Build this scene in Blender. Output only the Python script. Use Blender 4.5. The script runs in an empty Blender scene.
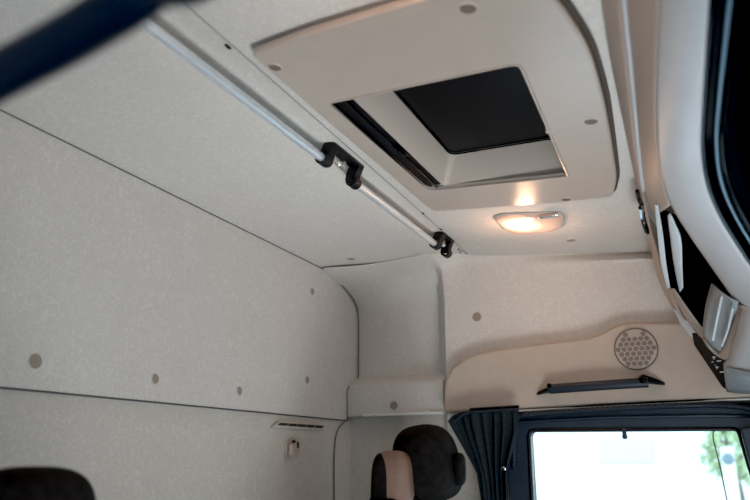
import bpy, bmesh, math, random
from mathutils import Vector, Matrix
random.seed(7)
S = bpy.context.scene
COL = S.collection
H = 1.45                                   # eye height above the cab floor
# ------------------------------------------------------------------ camera
YAW = math.radians(25.1); PIT = math.radians(16.8); F = 734.0
FWD = Vector((-math.sin(YAW)*math.cos(PIT), math.cos(YAW)*math.cos(PIT), math.sin(PIT)))
RT = Vector((math.cos(YAW), math.sin(YAW), 0)); UP = RT.cross(FWD)
EYE = Vector((0, 0, H))
cam_d = bpy.data.cameras.new('camera'); cam = bpy.data.objects.new('camera', cam_d); COL.objects.link(cam)
cam.location = EYE
cam.rotation_euler = Matrix((RT, UP, -FWD)).transposed().to_euler()
cam_d.sensor_width = 36; cam_d.lens = F/750*36; cam_d.clip_start = .02
cam_d.dof.use_dof = True; cam_d.dof.focus_distance = 1.75; cam_d.dof.aperture_fstop = 3.4
S.camera = cam

# surveying helpers: where the line of sight of a photo pixel meets a real plane of the cab
def ray(x, y): return FWD*F + RT*(x-375) - UP*(y-250)
def onX(x, y, v): r = ray(x, y); return EYE + r*(v/r.x)
def onY(x, y, v): r = ray(x, y); return EYE + r*(v/r.y)
def onZ(x, y, v): r = ray(x, y); return EYE + r*(v/r.z)
def onP(x, y, z0=.605, s=-.08, x0=-.6):
    r = ray(x, y); return EYE + r*((z0-s*x0)/(r.z-s*r.x))

# ------------------------------------------------------------------ materials
def mat(name, col, rough=.6, metal=0, spec=.5, coat=0):
    m = bpy.data.materials.new(name); m.use_nodes = True
    b = m.node_tree.nodes['Principled BSDF']
    b.inputs['Base Color'].default_value = (*col, 1); b.inputs['Roughness'].default_value = rough
    b.inputs['Metallic'].default_value = metal; b.inputs['Specular IOR Level'].default_value = spec
    b.inputs['Coat Weight'].default_value = coat
    return m
def noisy(m, c2, scale=40, amount=.5, bump=0, detail=3, dist=0, contrast=(.35, .65), bscale=None):
    """mix the base colour with c2 by object-space noise, and bump it"""
    nt = m.node_tree; b = nt.nodes['Principled BSDF']; c1 = tuple(b.inputs['Base Color'].default_value)
    tc = nt.nodes.new('ShaderNodeTexCoord'); n = nt.nodes.new('ShaderNodeTexNoise')
    n.inputs['Scale'].default_value = scale; n.inputs['Detail'].default_value = detail; n.inputs['Distortion'].default_value = dist
    nt.links.new(tc.outputs['Object'], n.inputs['Vector'])
    r = nt.nodes.new('ShaderNodeValToRGB'); r.color_ramp.elements[0].position = contrast[0]; r.color_ramp.elements[1].position = contrast[1]
    k = tuple(a*(1-amount)+b_*amount for a, b_ in zip(c1, (*c2, 1)))
    r.color_ramp.elements[0].color = c1; r.color_ramp.elements[1].color = k
    nt.links.new(n.outputs['Fac'], r.inputs['Fac']); nt.links.new(r.outputs['Color'], b.inputs['Base Color'])
    if bump:
        bp = nt.nodes.new('ShaderNodeBump'); bp.inputs['Strength'].default_value = bump; bp.inputs['Distance'].default_value = .002
        if bscale:
            n2 = nt.nodes.new('ShaderNodeTexNoise'); n2.inputs['Scale'].default_value = bscale
            nt.links.new(tc.outputs['Object'], n2.inputs['Vector']); nt.links.new(n2.outputs['Fac'], bp.inputs['Height'])
        else: nt.links.new(n.outputs['Fac'], bp.inputs['Height'])
        nt.links.new(bp.outputs['Normal'], b.inputs['Normal'])
    return m
def headliner(name, c, c2):
    """woven headliner: pale worm-like squiggles on a darker felt ground"""
    m = mat(name, c, .95, spec=.15); nt = m.node_tree; b = nt.nodes['Principled BSDF']
    tc = nt.nodes.new('ShaderNodeTexCoord'); n = nt.nodes.new('ShaderNodeTexNoise')
    n.inputs['Scale'].default_value = 48; n.inputs['Detail'].default_value = .6; n.inputs['Distortion'].default_value = 2.2
    nt.links.new(tc.outputs['Object'], n.inputs['Vector'])
    a = nt.nodes.new('ShaderNodeMath'); a.operation = 'SUBTRACT'; a.inputs[1].default_value = .5
    nt.links.new(n.outputs['Fac'], a.inputs[0])
    ab = nt.nodes.new('ShaderNodeMath'); ab.operation = 'ABSOLUTE'; nt.links.new(a.outputs[0], ab.inputs[0])
    r = nt.nodes.new('ShaderNodeValToRGB'); r.color_ramp.elements[0].position = .015; r.color_ramp.elements[1].position = .06
    r.color_ramp.elements[0].color = (*c2, 1); r.color_ramp.elements[1].color = (*c, 1)
    nt.links.new(ab.outputs[0], r.inputs['Fac'])
    big = nt.nodes.new('ShaderNodeTexNoise'); big.inputs['Scale'].default_value = 9
    nt.links.new(tc.outputs['Object'], big.inputs['Vector'])
    mx = nt.nodes.new('ShaderNodeMix'); mx.data_type = 'RGBA'; mx.blend_type = 'MULTIPLY'; mx.inputs[0].default_value = .06
    nt.links.new(r.outputs['Color'], mx.inputs[6]); nt.links.new(big.outputs['Fac'], mx.inputs[7])
    nt.links.new(mx.outputs[2], b.inputs['Base Color'])
    f2 = nt.nodes.new('ShaderNodeTexNoise'); f2.inputs['Scale'].default_value = 420
    nt.links.new(tc.outputs['Object'], f2.inputs['Vector'])
    bp = nt.nodes.new('ShaderNodeBump'); bp.inputs['Strength'].default_value = .2; bp.inputs['Distance'].default_value = .001
    nt.links.new(f2.outputs['Fac'], bp.inputs['Height']); nt.links.new(bp.outputs['Normal'], b.inputs['Normal'])
    return m
def emis(name, col, st):
    m = mat(name, col, .3); b = m.node_tree.nodes['Principled BSDF']
    b.inputs['Emission Color'].default_value = (*col, 1); b.inputs['Emission Strength'].default_value = st
    return m
M = {}
M['fabric'] = headliner('headliner_felt', (.61, .58, .545), (.68, .65, .61))
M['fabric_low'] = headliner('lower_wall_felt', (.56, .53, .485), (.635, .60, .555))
M['seam'] = mat('seam_dark', (.12, .12, .115), .9)  # dark joint tone of the lining seams, also the window divider
M['seam_light'] = mat('piping_and_seam_highlight', (.62, .60, .56), .8)
M['beige'] = noisy(mat('beige_plastic', (.50, .415, .35), .5, spec=.35), (.44, .365, .305), 30, .5, .12, bscale=700)
M['hatch'] = noisy(mat('hatch_plastic', (.475, .40, .345), .30, spec=.6), (.43, .36, .31), 25, .5, .12, bscale=700)
M['hatch'].node_tree.nodes['Principled BSDF'].inputs['Coat Weight'].default_value = .9
M['hatch'].node_tree.nodes['Principled BSDF'].inputs['Coat Roughness'].default_value = .28
M['console'] = noisy(mat('console_plastic', (.42, .345, .295), .42, spec=.45), (.38, .31, .265), 25, .4, .1, bscale=600)
M['pale'] = noisy(mat('pale_plastic_and_lit_face', (.55, .57, .60), .4), (.5, .52, .55), 20, .4)
M['white_panel'] = mat('white_plastic_panel', (.70, .79, .84), .35)
M['grey_panel'] = noisy(mat('grey_blue_plastic', (.36, .41, .44), .35), (.3, .35, .38), 30, .5)
M['cap'] = mat('cap_plastic', (.30, .25, .21), .6)
M['cap_dark'] = mat('cap_brown', (.17, .12, .10), .6)
M['cap_rim'] = mat('cap_rim', (.56, .52, .47), .6)
M['black'] = noisy(mat('black_plastic', (.006, .0065, .008), .4, spec=.3), (.014, .014, .016), 60, .5)
M['gloss'] = mat('gloss_black', (.003, .0035, .0045), .18, spec=.2)
M['blind'] = noisy(mat('hatch_blind', (.003, .003, .004), .35, spec=.2), (.008, .008, .010), 6, .6)
M['navy'] = noisy(mat('navy_rubber', (.012, .018, .03), .45), (.02, .03, .045), 50, .5)
M['bar'] = mat('navy_bar', (.006, .014, .034), .32, spec=.5)
M['door'] = noisy(mat('door_frame', (.022, .035, .055), .42), (.035, .05, .075), 30, .5)
M['alu'] = noisy(mat('anodised_aluminium', (.80, .86, .90), .35, .6), (.7, .74, .78), 90, .4)
M['steel'] = mat('steel', (.7, .68, .62), .25, 1)
M['curtain'] = noisy(mat('curtain_cloth', (.014, .021, .027), .8, spec=.25), (.028, .038, .047), 120, .6, .3)
M['seat'] = noisy(mat('seat_cloth', (.008, .007, .007), .85, spec=.2), (.022, .018, .017), 60, .5, .2)
M['leather'] = noisy(mat('tan_leather', (.22, .13, .095), .5), (.16, .095, .07), 60, .5, .2)
M['white_trim'] = mat('white_trim', (.78, .78, .76), .4)
M['floor'] = noisy(mat('cab_carpet', (.05, .05, .055), .95), (.09, .09, .09), 200, .6, .4)
M['wellwall'] = mat('well_wall', (.45, .385, .335), .5)
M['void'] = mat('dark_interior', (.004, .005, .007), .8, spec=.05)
M['chrome'] = mat('chrome', (.8, .85, .9), .12, 1)
M['ground'] = noisy(mat('yard_concrete', (.62, .64, .63), .9), (.5, .52, .52), 2, .6)
M['hall'] = noisy(mat('hall_cladding', (.85, .9, .9), .8), (.8, .87, .87), .6, .6)
M['hallwin'] = mat('hall_window', (.72, .8, .82), .3)
M['leaf'] = noisy(mat('leaf', (.34, .48, .22), .6), (.6, .7, .42), 3, .8)
M['bark'] = noisy(mat('bark', (.13, .10, .07), .9), (.2, .16, .12), 12, .8)
M['van'] = mat('van_paint', (.82, .84, .84), .3)
M['vanglass'] = mat('van_glass', (.16, .24, .28), .15)
def glass_mat(name, tint=(.93, .97, .97)):
    m = bpy.data.materials.new(name); m.use_nodes = True; nt = m.node_tree; nt.nodes.clear()
    o = nt.nodes.new('ShaderNodeOutputMaterial'); t = nt.nodes.new('ShaderNodeBsdfTransparent'); g = nt.nodes.new('ShaderNodeBsdfGlossy')
    t.inputs[0].default_value = (*tint, 1); g.inputs['Roughness'].default_value = .03
    fr = nt.nodes.new('ShaderNodeFresnel'); fr.inputs[0].default_value = 1.3
    mx = nt.nodes.new('ShaderNodeMixShader'); nt.links.new(fr.outputs[0], mx.inputs[0]); nt.links.new(t.outputs[0], mx.inputs[1]); nt.links.new(g.outputs[0], mx.inputs[2])
    nt.links.new(mx.outputs[0], o.inputs[0]); return m
M['glass'] = glass_mat('window_glass')

# ------------------------------------------------------------------ mesh helpers
def link(name, bm, m, parent=None, smooth=True, bevel=0, seg=2, angle=35, mods=()):
    bmesh.ops.remove_doubles(bm, verts=bm.verts, dist=1e-6)
    bmesh.ops.recalc_face_normals(bm, faces=bm.faces)
    me = bpy.data.meshes.new(name); bm.to_mesh(me); bm.free()
    ms = m if isinstance(m, (list, tuple)) else [m]
    for x in ms: me.materials.append(x)
    if smooth:
        for p in me.polygons: p.use_smooth = True
        try: me.set_sharp_from_angle(angle=math.radians(angle))
        except Exception: pass
    o = bpy.data.objects.new(name, me); COL.objects.link(o)
    if parent is not None:
        o.parent = parent; o.matrix_parent_inverse = Matrix.Translation(-parent.location) if not any(parent.rotation_euler) else parent.matrix_world.inverted()
    if bevel:
        b = o.modifiers.new('bevel', 'BEVEL'); b.width = bevel; b.segments = seg; b.limit_method = 'ANGLE'; b.angle_limit = math.radians(angle)
    return o
def tag(o, label, cat, group=None, kind=None):
    o['label'] = label; o['category'] = cat
    if group: o['group'] = group
    if kind: o['kind'] = kind
    return o
def thing(name, loc, label, cat, group=None):
    o = bpy.data.objects.new(name, None); COL.objects.link(o); o.location = loc; o.empty_display_size = .05
    return tag(o, label, cat, group)
def struct(name, bm, m, **k):
    o = link(name, bm, m, **k); o['kind'] = 'structure'; return o
def sm(t): t = min(max(t, 0), 1); return t*t*(3-2*t)
def BM(): return bmesh.new()
def box(bm, c, s, rot=None):
    vs = bmesh.ops.create_cube(bm, size=1)['verts']
    bmesh.ops.scale(bm, vec=s, verts=vs)
    if rot is not None: bmesh.ops.rotate(bm, cent=(0, 0, 0), matrix=rot, verts=vs)
    bmesh.ops.translate(bm, vec=c, verts=vs); return vs
def frames(pts):
    out = []; n = None
    for i, p in enumerate(pts):
        t = (pts[min(i+1, len(pts)-1)] - pts[max(i-1, 0)]).normalized()
        if n is None:
            a = Vector((0, 0, 1)) if abs(t.z) < .9 else Vector((1, 0, 0)); n = (a - t*a.dot(t)).normalized()
        else: n = (n - t*n.dot(t)).normalized()
        out.append((p, n, t.cross(n)))
    return out
def tube(bm, pts, r, seg=12, cap=True, flat=(1, 1), rf=None):
    pts = [Vector(p) for p in pts]; rings = []
    for i, (p, n, b) in enumerate(frames(pts)):
        rr = rf(i/(len(pts)-1)) if rf else r
        rings.append([bm.verts.new(p + n*math.cos(a)*rr*flat[0] + b*math.sin(a)*rr*flat[1]) for a in [2*math.pi*k/seg for k in range(seg)]])
    for A, B in zip(rings, rings[1:]):
        for k in range(seg): bm.faces.new((A[k], A[(k+1) % seg], B[(k+1) % seg], B[k]))
    if cap: bm.faces.new(rings[0]); bm.faces.new(rings[-1])
def smooth_path(pts, n=8):
    pts = [Vector(p) for p in pts]; out = []
    for i in range(len(pts)-1):
        p0, p1, p2, p3 = pts[max(i-1, 0)], pts[i], pts[i+1], pts[min(i+2, len(pts)-1)]
        for k in range(n):
            t = k/n
            out.append(.5*((2*p1)+(p2-p0)*t+(2*p0-5*p1+4*p2-p3)*t*t+(-p0+3*p1-3*p2+p3)*t**3))
    out.append(pts[-1]); return out
def resample(pts, n):
    pts = [Vector(p) for p in pts]; L = [0]
    for a, b in zip(pts, pts[1:]): L.append(L[-1]+(b-a).length)
    out = []
    for k in range(n):
        d = L[-1]*k/(n-1); i = 0
        while i < len(L)-2 and L[i+1] < d: i += 1
        t = (d-L[i])/max(L[i+1]-L[i], 1e-9); out.append(pts[i].lerp(pts[i+1], min(max(t, 0), 1)))
    return out
def plate(bm, outer, inners, depth):
    """flat outline with holes, extruded along the vector depth"""
    edges = []
    for loop in [outer]+list(inners):
        vs = [bm.verts.new(p) for p in loop]
        edges += [bm.edges.new((vs[i], vs[(i+1) % len(vs)])) for i in range(len(vs))]
    fs = [g for g in bmesh.ops.triangle_fill(bm, edges=edges, use_beauty=True)['geom'] if isinstance(g, bmesh.types.BMFace)]
    ex = bmesh.ops.extrude_face_region(bm, geom=fs)
    nv = [g for g in ex['geom'] if isinstance(g, bmesh.types.BMVert)]
    bmesh.ops.translate(bm, vec=depth, verts=nv)
    bmesh.ops.recalc_face_normals(bm, faces=bm.faces)
    bmesh.ops.dissolve_limit(bm, angle_limit=.01, verts=bm.verts, edges=bm.edges)
def rounded(pts, r, n=5):
    """round the corners of a closed 3D polygon; r one radius or one per corner"""
    pts = [Vector(p) for p in pts]; N = len(pts); out = []
    for i, p in enumerate(pts):
        rr = r[i] if isinstance(r, (list, tuple)) else r
        a, b = pts[i-1], pts[(i+1) % N]
        if rr <= 0: out.append(p); continue
        da, db = (a-p), (b-p); d = min(rr, da.length*.48, db.length*.48)
        A, B = p+da.normalized()*d, p+db.normalized()*d
        for k in range(n+1):
            t = k/n; out.append(A*(1-t)**2 + p*2*t*(1-t) + B*t*t)
    return out
def loft(bm, lines, mi=0):
    rows = [[bm.verts.new(p) for p in ln] for ln in lines]
    for A, B in zip(rows, rows[1:]):
        for k in range(len(A)-1):
            f = bm.faces.new((A[k], A[k+1], B[k+1], B[k])); f.material_index = mi
    return rows
def lathe(bm, prof, o, axis, seg=28):
    """prof: (radius, height) pairs; axis: direction of height"""
    axis = Vector(axis).normalized(); a = Vector((0, 0, 1)) if abs(axis.z) < .9 else Vector((1, 0, 0))
    u = (a-axis*a.dot(axis)).normalized(); v = axis.cross(u); rings = []
    for r, h in prof:
        if r < 1e-6: rings.append([bm.verts.new(o+axis*h)])
        else: rings.append([bm.verts.new(o+axis*h+(u*math.cos(2*math.pi*k/seg)+v*math.sin(2*math.pi*k/seg))*r) for k in range(seg)])
    for A, B in zip(rings, rings[1:]):
        for k in range(seg):
            if len(A) == 1 and len(B) == 1: continue
            if len(A) == 1: bm.faces.new((A[0], B[(k+1) % seg], B[k]))
            elif len(B) == 1: bm.faces.new((A[k], A[(k+1) % seg], B[0]))
            else: bm.faces.new((A[k], A[(k+1) % seg], B[(k+1) % seg], B[k]))
def Vz(x, y, z): return Vector((x, y, z+H))      # z given relative to eye height

# ================================================================== THE CAB SHELL
XR, XF, YN, YF = -1.07, 1.15, -.75, 2.10
def zc(x):
    if x < -.75: return .625-.027*((-.75-x)/.32)**1.5
    if x < -.60:
        t = (x+.75)/.15; return .625+.012*math.sin(math.pi*t)**2
    return .625-.08*(x+.6)
# --- ceiling (opening left for the roof hatch)
HX0, HX1, HY0, HY1 = -.565, -.19, .93, 1.46
xs = sorted(set([XR-.03+i*.02 for i in range(28)] + [HX0, HX1] + [-.5+i*.05 for i in range(35)]))
ys = sorted(set([YN+i*.1 for i in range(31)] + [HY0, HY1]))
bm = BM(); g = [[bm.verts.new(Vz(x, y, zc(x))) for y in ys] for x in xs]
for i in range(len(xs)-1):
    for j in range(len(ys)-1):
        cx, cy = (xs[i]+xs[i+1])/2, (ys[j]+ys[j+1])/2
        if HX0 < cx < HX1 and HY0 < cy < HY1: continue
        bm.faces.new((g[i][j], g[i+1][j], g[i+1][j+1], g[i][j+1]))
struct('ceiling', bm, M['fabric'])
# --- outer roof skin above the ceiling, open over the hatch
bm = BM(); plate(bm, [Vz(-1.3, -.95, .78), Vz(1.4, -.95, .78), Vz(1.4, 2.4, .78), Vz(-1.3, 2.4, .78)], [], Vector((0, 0, .03)))
struct('ceiling_outer', bm, M['white_trim'], smooth=False)
# --- floor
bm = BM(); box(bm, Vector((.04, .68, -.03)), (2.4, 3.1, .06)); struct('floor', bm, M['floor'], smooth=False)
# --- rear wall: padded upper panel over the lower lining
def seamz(y): return .132+.016*(y-.84)
def farY(z):      # far edge of the rear panel with its rounded top corner
    pts = [(-2, 2.08), (.24, 2.08), (.285, 2.15), (.50, 2.15), (.53, 2.13), (.563, 2.055), (.583, 1.96), (.597, 1.888)]
    for a, b in zip(pts, pts[1:]):
        if a[0] <= z <= b[0]: return a[1]+(b[1]-a[1])*(z-a[0])/(b[0]-a[0])
    return pts[-1][1]
bm = BM(); rows = []
for k in range(60):
    t = k/59; row = []
    z = .60 if k == 59 else None
    for j in range(30):
        zz0 = seamz(YN+(YF-YN)*j/29)+.0015; zz = zz0+(.5965-zz0)*t
        y = YN+(farY(zz)-YN)*j/29
        e = min(zz-zz0, .5965-zz); x = XR
        row.append(Vector((x, y, zz+H)))
    rows.append(row)
loft(bm, rows); struct('wall_rear', bm, M['fabric'])
bm = BM(); rows = []
for k in range(26):
    d = [0, .002, .006, .012, .02, .03, .045, .06][k] if k < 8 else .06+(k-7)*.085
    off = -.006+.006*sm(d/.05)
    rows.append([Vector((XR+off-.002, YN+(2.2-YN)*j/20, seamz(YN+(2.2-YN)*j/20)-d+H)) for j in range(21)])
loft(bm, rows); struct('wall_rear_lower', bm, M['fabric_low'])
# seams of the rear wall
bm = BM(); tube(bm, [Vector((XR-.004, y, seamz(y)+H)) for y in [YN+i*.15 for i in range(19)]+[2.08]], .0018, 6)
struct('trim_1', bm, M['seam'])
bm = BM(); tube(bm, [Vector((XR+.001, YN+i*.15, .5968+H)) for i in range(18)] + [Vector((XR+.001, 1.888, .5968+H))], .0013, 6)
struct('trim_2', bm, M['seam'])
bm = BM(); tube(bm, smooth_path([Vector((XR+.006, min(p.y, 2.144), p.z)) for p in [onX(x, y, XR+.002) for x, y in [(320, 268), (333, 277), (345, 290), (353, 301), (357, 315), (359, 340), (359, 365), (358, 376), (354, 382), (348, 387), (346, 391), (346, 405), (346, 421)]]], 5), .0018, 6)
struct('trim_3', bm, M['seam'])
bm = BM(); tube(bm, smooth_path([onX(x, y, XR+.001) for x, y in [(346, 421), (341, 425), (337, 432), (335, 442), (334, 460), (334, 500), (334, 560)]], 5), .0024, 6)
struct('trim_4', bm, mat('seam_soft', (.2, .17, .14), .9))

# --- passenger side wall, coved into the ceiling; deeper behind the bunk
def wallY(x): return 2.15-.07*sm((x+.79)/.055)
def cove(x):
    base = wallY(x)
    if x < -.78:
        t = sm((x-XR)/.2)
        a = [(2.15, .48), (2.14, .52), (2.055, .563), (1.888, .594)]
        b = [(2.15, .50), (2.135, .555), (2.08, .60), (1.975, zc(x)-.002)]
        return [(p[0]+(q[0]-p[0])*t, p[1]+(q[1]-p[1])*t) for p, q in zip(a, b)]
    top = zc(x)-.001; t = sm((x+.78)/.12)
    seamY = 1.975+(2.075-1.975)*t if x < -.66 else 2.075+.06*max(0, x+.66)/.6
    b = [(base, .50), (base-.012*(1-t), .555), (base-.03*(1-t)-.002, top-.024), (seamY-.012, top)]
    return b
bm = BM(); cols = []; tops = []
X = [XR-.03+i*.015 for i in range(30)]+[-.63+i*.06 for i in range(31)]
for x in X:
    c = cove(x); prof = smooth_path([Vector((0, p[0], p[1])) for p in [(wallY(x), .36), (wallY(x), .43)]+c], 5)
    low = [Vector((0, wallY(x), .12+i*.04)) for i in range(6)]
    pr = low+prof; cols.append([Vector((x, p.y, p.z+H)) for p in pr]); tops.append(Vector((x, c[-1][0], c[-1][1]+H)))
loft(bm, cols); struct('wall_passenger', bm, M['fabric'])
bm = BM(); tube(bm, [p+Vector((0, -.001, -.0005)) for p in tops if p.x > -1.06], .0017, 6); struct('trim_5', bm, M['seam_light'])  # pale tube paints the highlight along the cove seam
# lower side wall between the rear corner and the door
bm = BM(); loft(bm, [[Vector((x, 2.115, z+H)) for z in (-1.45, -1, -.5, 0, .17)] for x in (XR-.03, -.9, -.7, -.50)])
struct('wall_passenger_lower', bm, M['fabric_low'])
# lining over and under the door
bm = BM(); box(bm, Vz(.04+.3, 2.13, -1.0), (1.75, .06, .9)); struct('wall_passenger_door_sill', bm, M['navy'], smooth=False)
bm = BM(); box(bm, Vz(.72, 2.13, .13), (.95, .06, 1.4)); struct('wall_passenger_front', bm, M['navy'], smooth=False)
# --- driver side wall and front wall behind and beside the camera, with their window openings
bm = BM()
plate(bm, [Vz(-1.1, YN, -1.45), Vz(1.2, YN, -1.45), Vz(1.2, YN, .66), Vz(-1.1, YN, .66)],
      [[Vz(-.35, YN, -.35), Vz(.95, YN, -.35), Vz(.8, YN, .22), Vz(-.35, YN, .22)]], Vector((0, -.04, 0)))
struct('wall_driver', bm, M['beige'], smooth=False)
bm = BM()
plate(bm, [Vz(XF, YN, -1.45), Vz(XF, 2.2, -1.45), Vz(XF, 2.2, .66), Vz(XF, YN, .66)],
      [[Vz(XF, .9, -.45), Vz(XF, 1.95, -.45), Vz(XF, 1.95, .30), Vz(XF, .9, .30)]], Vector((.04, 0, 0)))  # windscreen opening narrowed so less daylight reaches the near end of the rear wall
struct('wall_front', bm, M['beige'], smooth=False)

# --- unseen backing behind the linings, added to stop light leaks
bm = BM(); box(bm, Vz(-1.14, .75, -.36), (.03, 3.1, 2.3)); struct('wall_rear_backing', bm, M['white_trim'], smooth=False)
bm = BM(); box(bm, Vz(.02, 2.21, .49), (2.35, .03, .62)); box(bm, Vz(-.845, 2.21, -.66), (.62, .03, 1.70)); struct('wall_passenger_backing', bm, M['white_trim'], smooth=False)
# --- long seam strip in the ceiling between rod and hatch
bm = BM(); tube(bm, [Vz(-.605-.05*t*t, YN+.3+(2.09-YN-.3)*t, zc(-.605-.05*t*t)-.0002) for t in [i/30 for i in range(31)]], .0016, 6)
struct('trim_6', bm, mat('seam_mid', (.30, .29, .275), .9))
def ceil_pt(x, y, dz=0):
    p = onZ(x, y, .62)
    for _ in range(4): p = onZ(x, y, zc(p.x)-dz)
    return p
for (px, py), lab in zip([(228, 46), (423, 213), (441, 229), (459, 249)],
        ['tiny black clip in the ceiling seam above the long front rod', 'tiny black clip in the ceiling seam at the hatch frame corner',
         'tiny black clip in the ceiling seam behind the far black rod bracket', 'tiny black clip in the ceiling seam nearest the small outlined slot']):
    p = ceil_pt(px, py); bm = BM(); box(bm, p, (.005, .012 if px < 300 else .009, .006)); tag(link('seam_clip', bm, M['black'], bevel=.001), lab, 'clip', 'black clips along the ceiling seam')
bm = BM()
q = [ceil_pt(x, y, .001) for x, y in [(459.5, 252), (463.5, 250.5), (470, 259), (466, 260.5)]]
tube(bm, q+[q[0]], .0014, 6); tag(link('slot_cover', bm, M['cap']), 'small outlined rectangular slot in the ceiling beyond the far rod bracket', 'slot')

# ================================================================== ROOF HATCH
HN = Vector((-.08, 0, -1)).normalized()   # pointing down into the cab
def hz(x, d=0): return .605-.08*(x+.6)+d
def hp(px, py, d=0): p = onP(px, py); return p - HN*d
hat = thing('roof_hatch', Vz(-.39, 1.2, .6), 'large beige plastic roof hatch frame around a dark rectangular opening', 'hatch')
inner_px = [(330, 105), (518, 67), (566, 170), (567, 176), (432, 190)]
outer = rounded([hp(250, 55), hp(300, 36.5), hp(350, 21.5), hp(392, 9), hp(470, -12), hp(530, -22), hp(562, 8), hp(590, 50), hp(604, 100), hp(612, 145), hp(617, 180), hp(613, 197), hp(560, 203), hp(432, 212)],
                [.012, .03, .03, .03, .03, .05, .05, .05, .05, .05, .03, .02, .1, .012], 4)
inner = rounded([hp(*q) for q in [(328, 103.5), (519, 63.5), (568, 176.5), (428, 191)]], [.01, .016, .008, .026], 5)
bm = BM(); plate(bm, outer, [inner], -HN*.013)
link('frame', bm, M['hatch'], hat, bevel=.004, seg=3)
# raised lip round the opening
bm = BM(); tube(bm, inner+[inner[0]], .0016, 8, cap=False); link('lip', bm, M['hatch'], hat)
# dark tube painting in the shadow gap along the right outer edge
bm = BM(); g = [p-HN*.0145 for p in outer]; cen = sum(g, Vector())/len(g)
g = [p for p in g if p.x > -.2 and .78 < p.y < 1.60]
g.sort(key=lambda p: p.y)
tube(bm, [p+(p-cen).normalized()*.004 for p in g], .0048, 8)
link('gasket_or_gap_shade', bm, mat('painted_gap_shadow', (.07, .055, .045), .8), hat)
# well walls with draft up to the glass
T = hz(-.4)+.008
w0 = [Vz(-.548, .955, .618), Vz(-.205, .955, .598), Vz(-.222, 1.438, .598), Vz(-.530, 1.438, .618)]
w1 = [Vz(-.478, .99, .665), Vz(-.20, .99, .665), Vz(-.205, 1.425, .665), Vz(-.478, 1.41, .665)]
b0 = [Vz(-.509, .95, .606), Vz(-.19, .95, .590), Vz(-.21, 1.436, .590), Vz(-.506, 1.436, .606)]
bm = BM()
r0 = rounded(b0, .012, 5); r1 = rounded(w1, .02, 5); r2 = [p+Vector((0, 0, .12)) for p in r1]
loft(bm, [r0+[r0[0]], r1+[r1[0]], r2+[r2[0]]]); link('well_wall', bm, M['wellwall'], hat, angle=50)
bm = BM(); plate(bm, rounded([p+Vector((0, 0, .002)) for p in w1], .02, 5), [], Vector((0, 0, .006)))
link('blind_panel', bm, M['blind'], hat, bevel=.001)
bm = BM(); tube(bm, [r1[i]+Vector((0, 0, -.0005)) for i in range(len(r1))]+[r1[0]], .0018, 6, cap=False); link('pane_seal', bm, M['gloss'], hat)
# black sliding track along the rear side of the opening
bm = BM()
plate(bm, [Vz(-.572, .93, .610), Vz(-.514, .93, .610), Vz(-.507, 1.440, .606), Vz(-.562, 1.445, .608)], [], Vector((0, 0, .006)))
tr = link('track', bm, M['black'], hat, bevel=.001)
bm = BM(); box(bm, Vz(-.520, 1.19, .604), (.003, .49, .004)); box(bm, Vz(-.545, 1.19, .604), (.004, .49, .003)); link('track_rib', bm, M['gloss'], tr, bevel=.0008)
bm = BM()
c = onZ(401, 151, .603)
box(bm, c, (.014, .05, .006)); box(bm, c+Vector((.0, .0, -.004)), (.006, .028, .006)); link('slider', bm, M['gloss'], tr, bevel=.0015)
bm = BM(); p = hp(437, 188, .003); box(bm, p+Vector((0, 0, .004)), (.022, .008, .003)); link('latch_plate', bm, M['steel'], tr, bevel=.001)
# catch on the near-right edge
bm = BM(); p = hp(552, 131, .0); box(bm, p+Vector((-.004, 0, 0.003)), (.012, .014, .008)); box(bm, p+Vector((-.008, .008, .004)), (.010, .006, .004)); link('catch', bm, M['hatch'], hat, bevel=.0012)

# ================================================================== FASTENER CAPS
def cap(px, py, r, where, label, n=None):
    if where == 'hatch': p = hp(px, py); n = HN
    elif where == 'ceil': p = ceil_pt(px, py); n = Vector((0, 0, -1))
    elif where == 'rear': p = onX(px, py, XR); n = Vector((1, 0, 0))
    elif where == 'box': p = onY(px, py, 2.08); n = Vector((0, -1, 0))
    else: p = onY(px, py, wallY(-.6)); n = Vector((0, -1, 0))
    r *= 1.3
    bm = BM(); lathe(bm, [(r, -.002), (r, .0012), (r*.93, .002), (r*.9, .0012), (r*.9, -.002)], p, n)
    t = tag(link('fastener_cap', bm, M['cap_rim']), label, 'fastener cap', 'round fastener caps in the lining')
    bm = BM(); lathe(bm, [(r*.9, .0005), (r*.84, .0018), (0, .0024)], p, n); link('disc', bm, M['cap_dark'] if where == 'hatch' else M['cap'], t)
cap(275, 67, .0085, 'hatch', 'round brown cap in the pointed near left corner of the hatch frame')
cap(468, 8, .0095, 'hatch', 'round brown cap at the near edge of the hatch frame above the dark opening')
cap(591, 121, .0095, 'hatch', 'round brown cap on the right side of the hatch frame')
cap(566, 199, .0085, 'hatch', 'thin brown cap on the far edge of the hatch frame above the dome light')
cap(571, 240, .010, 'ceil', 'beige cap in the ceiling just beyond the lit dome light')
cap(351, 258.5, .010, 'ceil', 'beige cap in the ceiling at the rear corner seam')
cap(35, 361, .0105, 'rear', 'largest round cap on the rear wall, furthest left above the long seam')
cap(155, 379, .0085, 'rear', 'round cap low on the rear wall, second from the left')
cap(239, 391, .0085, 'rear', 'small cap low on the rear wall, above the left end of the vent slot')
cap(307, 380, .0085, 'rear', 'small oval-looking cap low on the rear wall near its far edge')
cap(312, 291.5, .0085, 'rear', 'small cap high on the rear wall below its rounded far corner')
cap(477, 317, .011, 'side', 'round cap on the passenger side wall above the speaker panel')
cap(394, 405.5, .0105, 'box', 'round cap on the front of the fabric ledge above the headrest')

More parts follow.
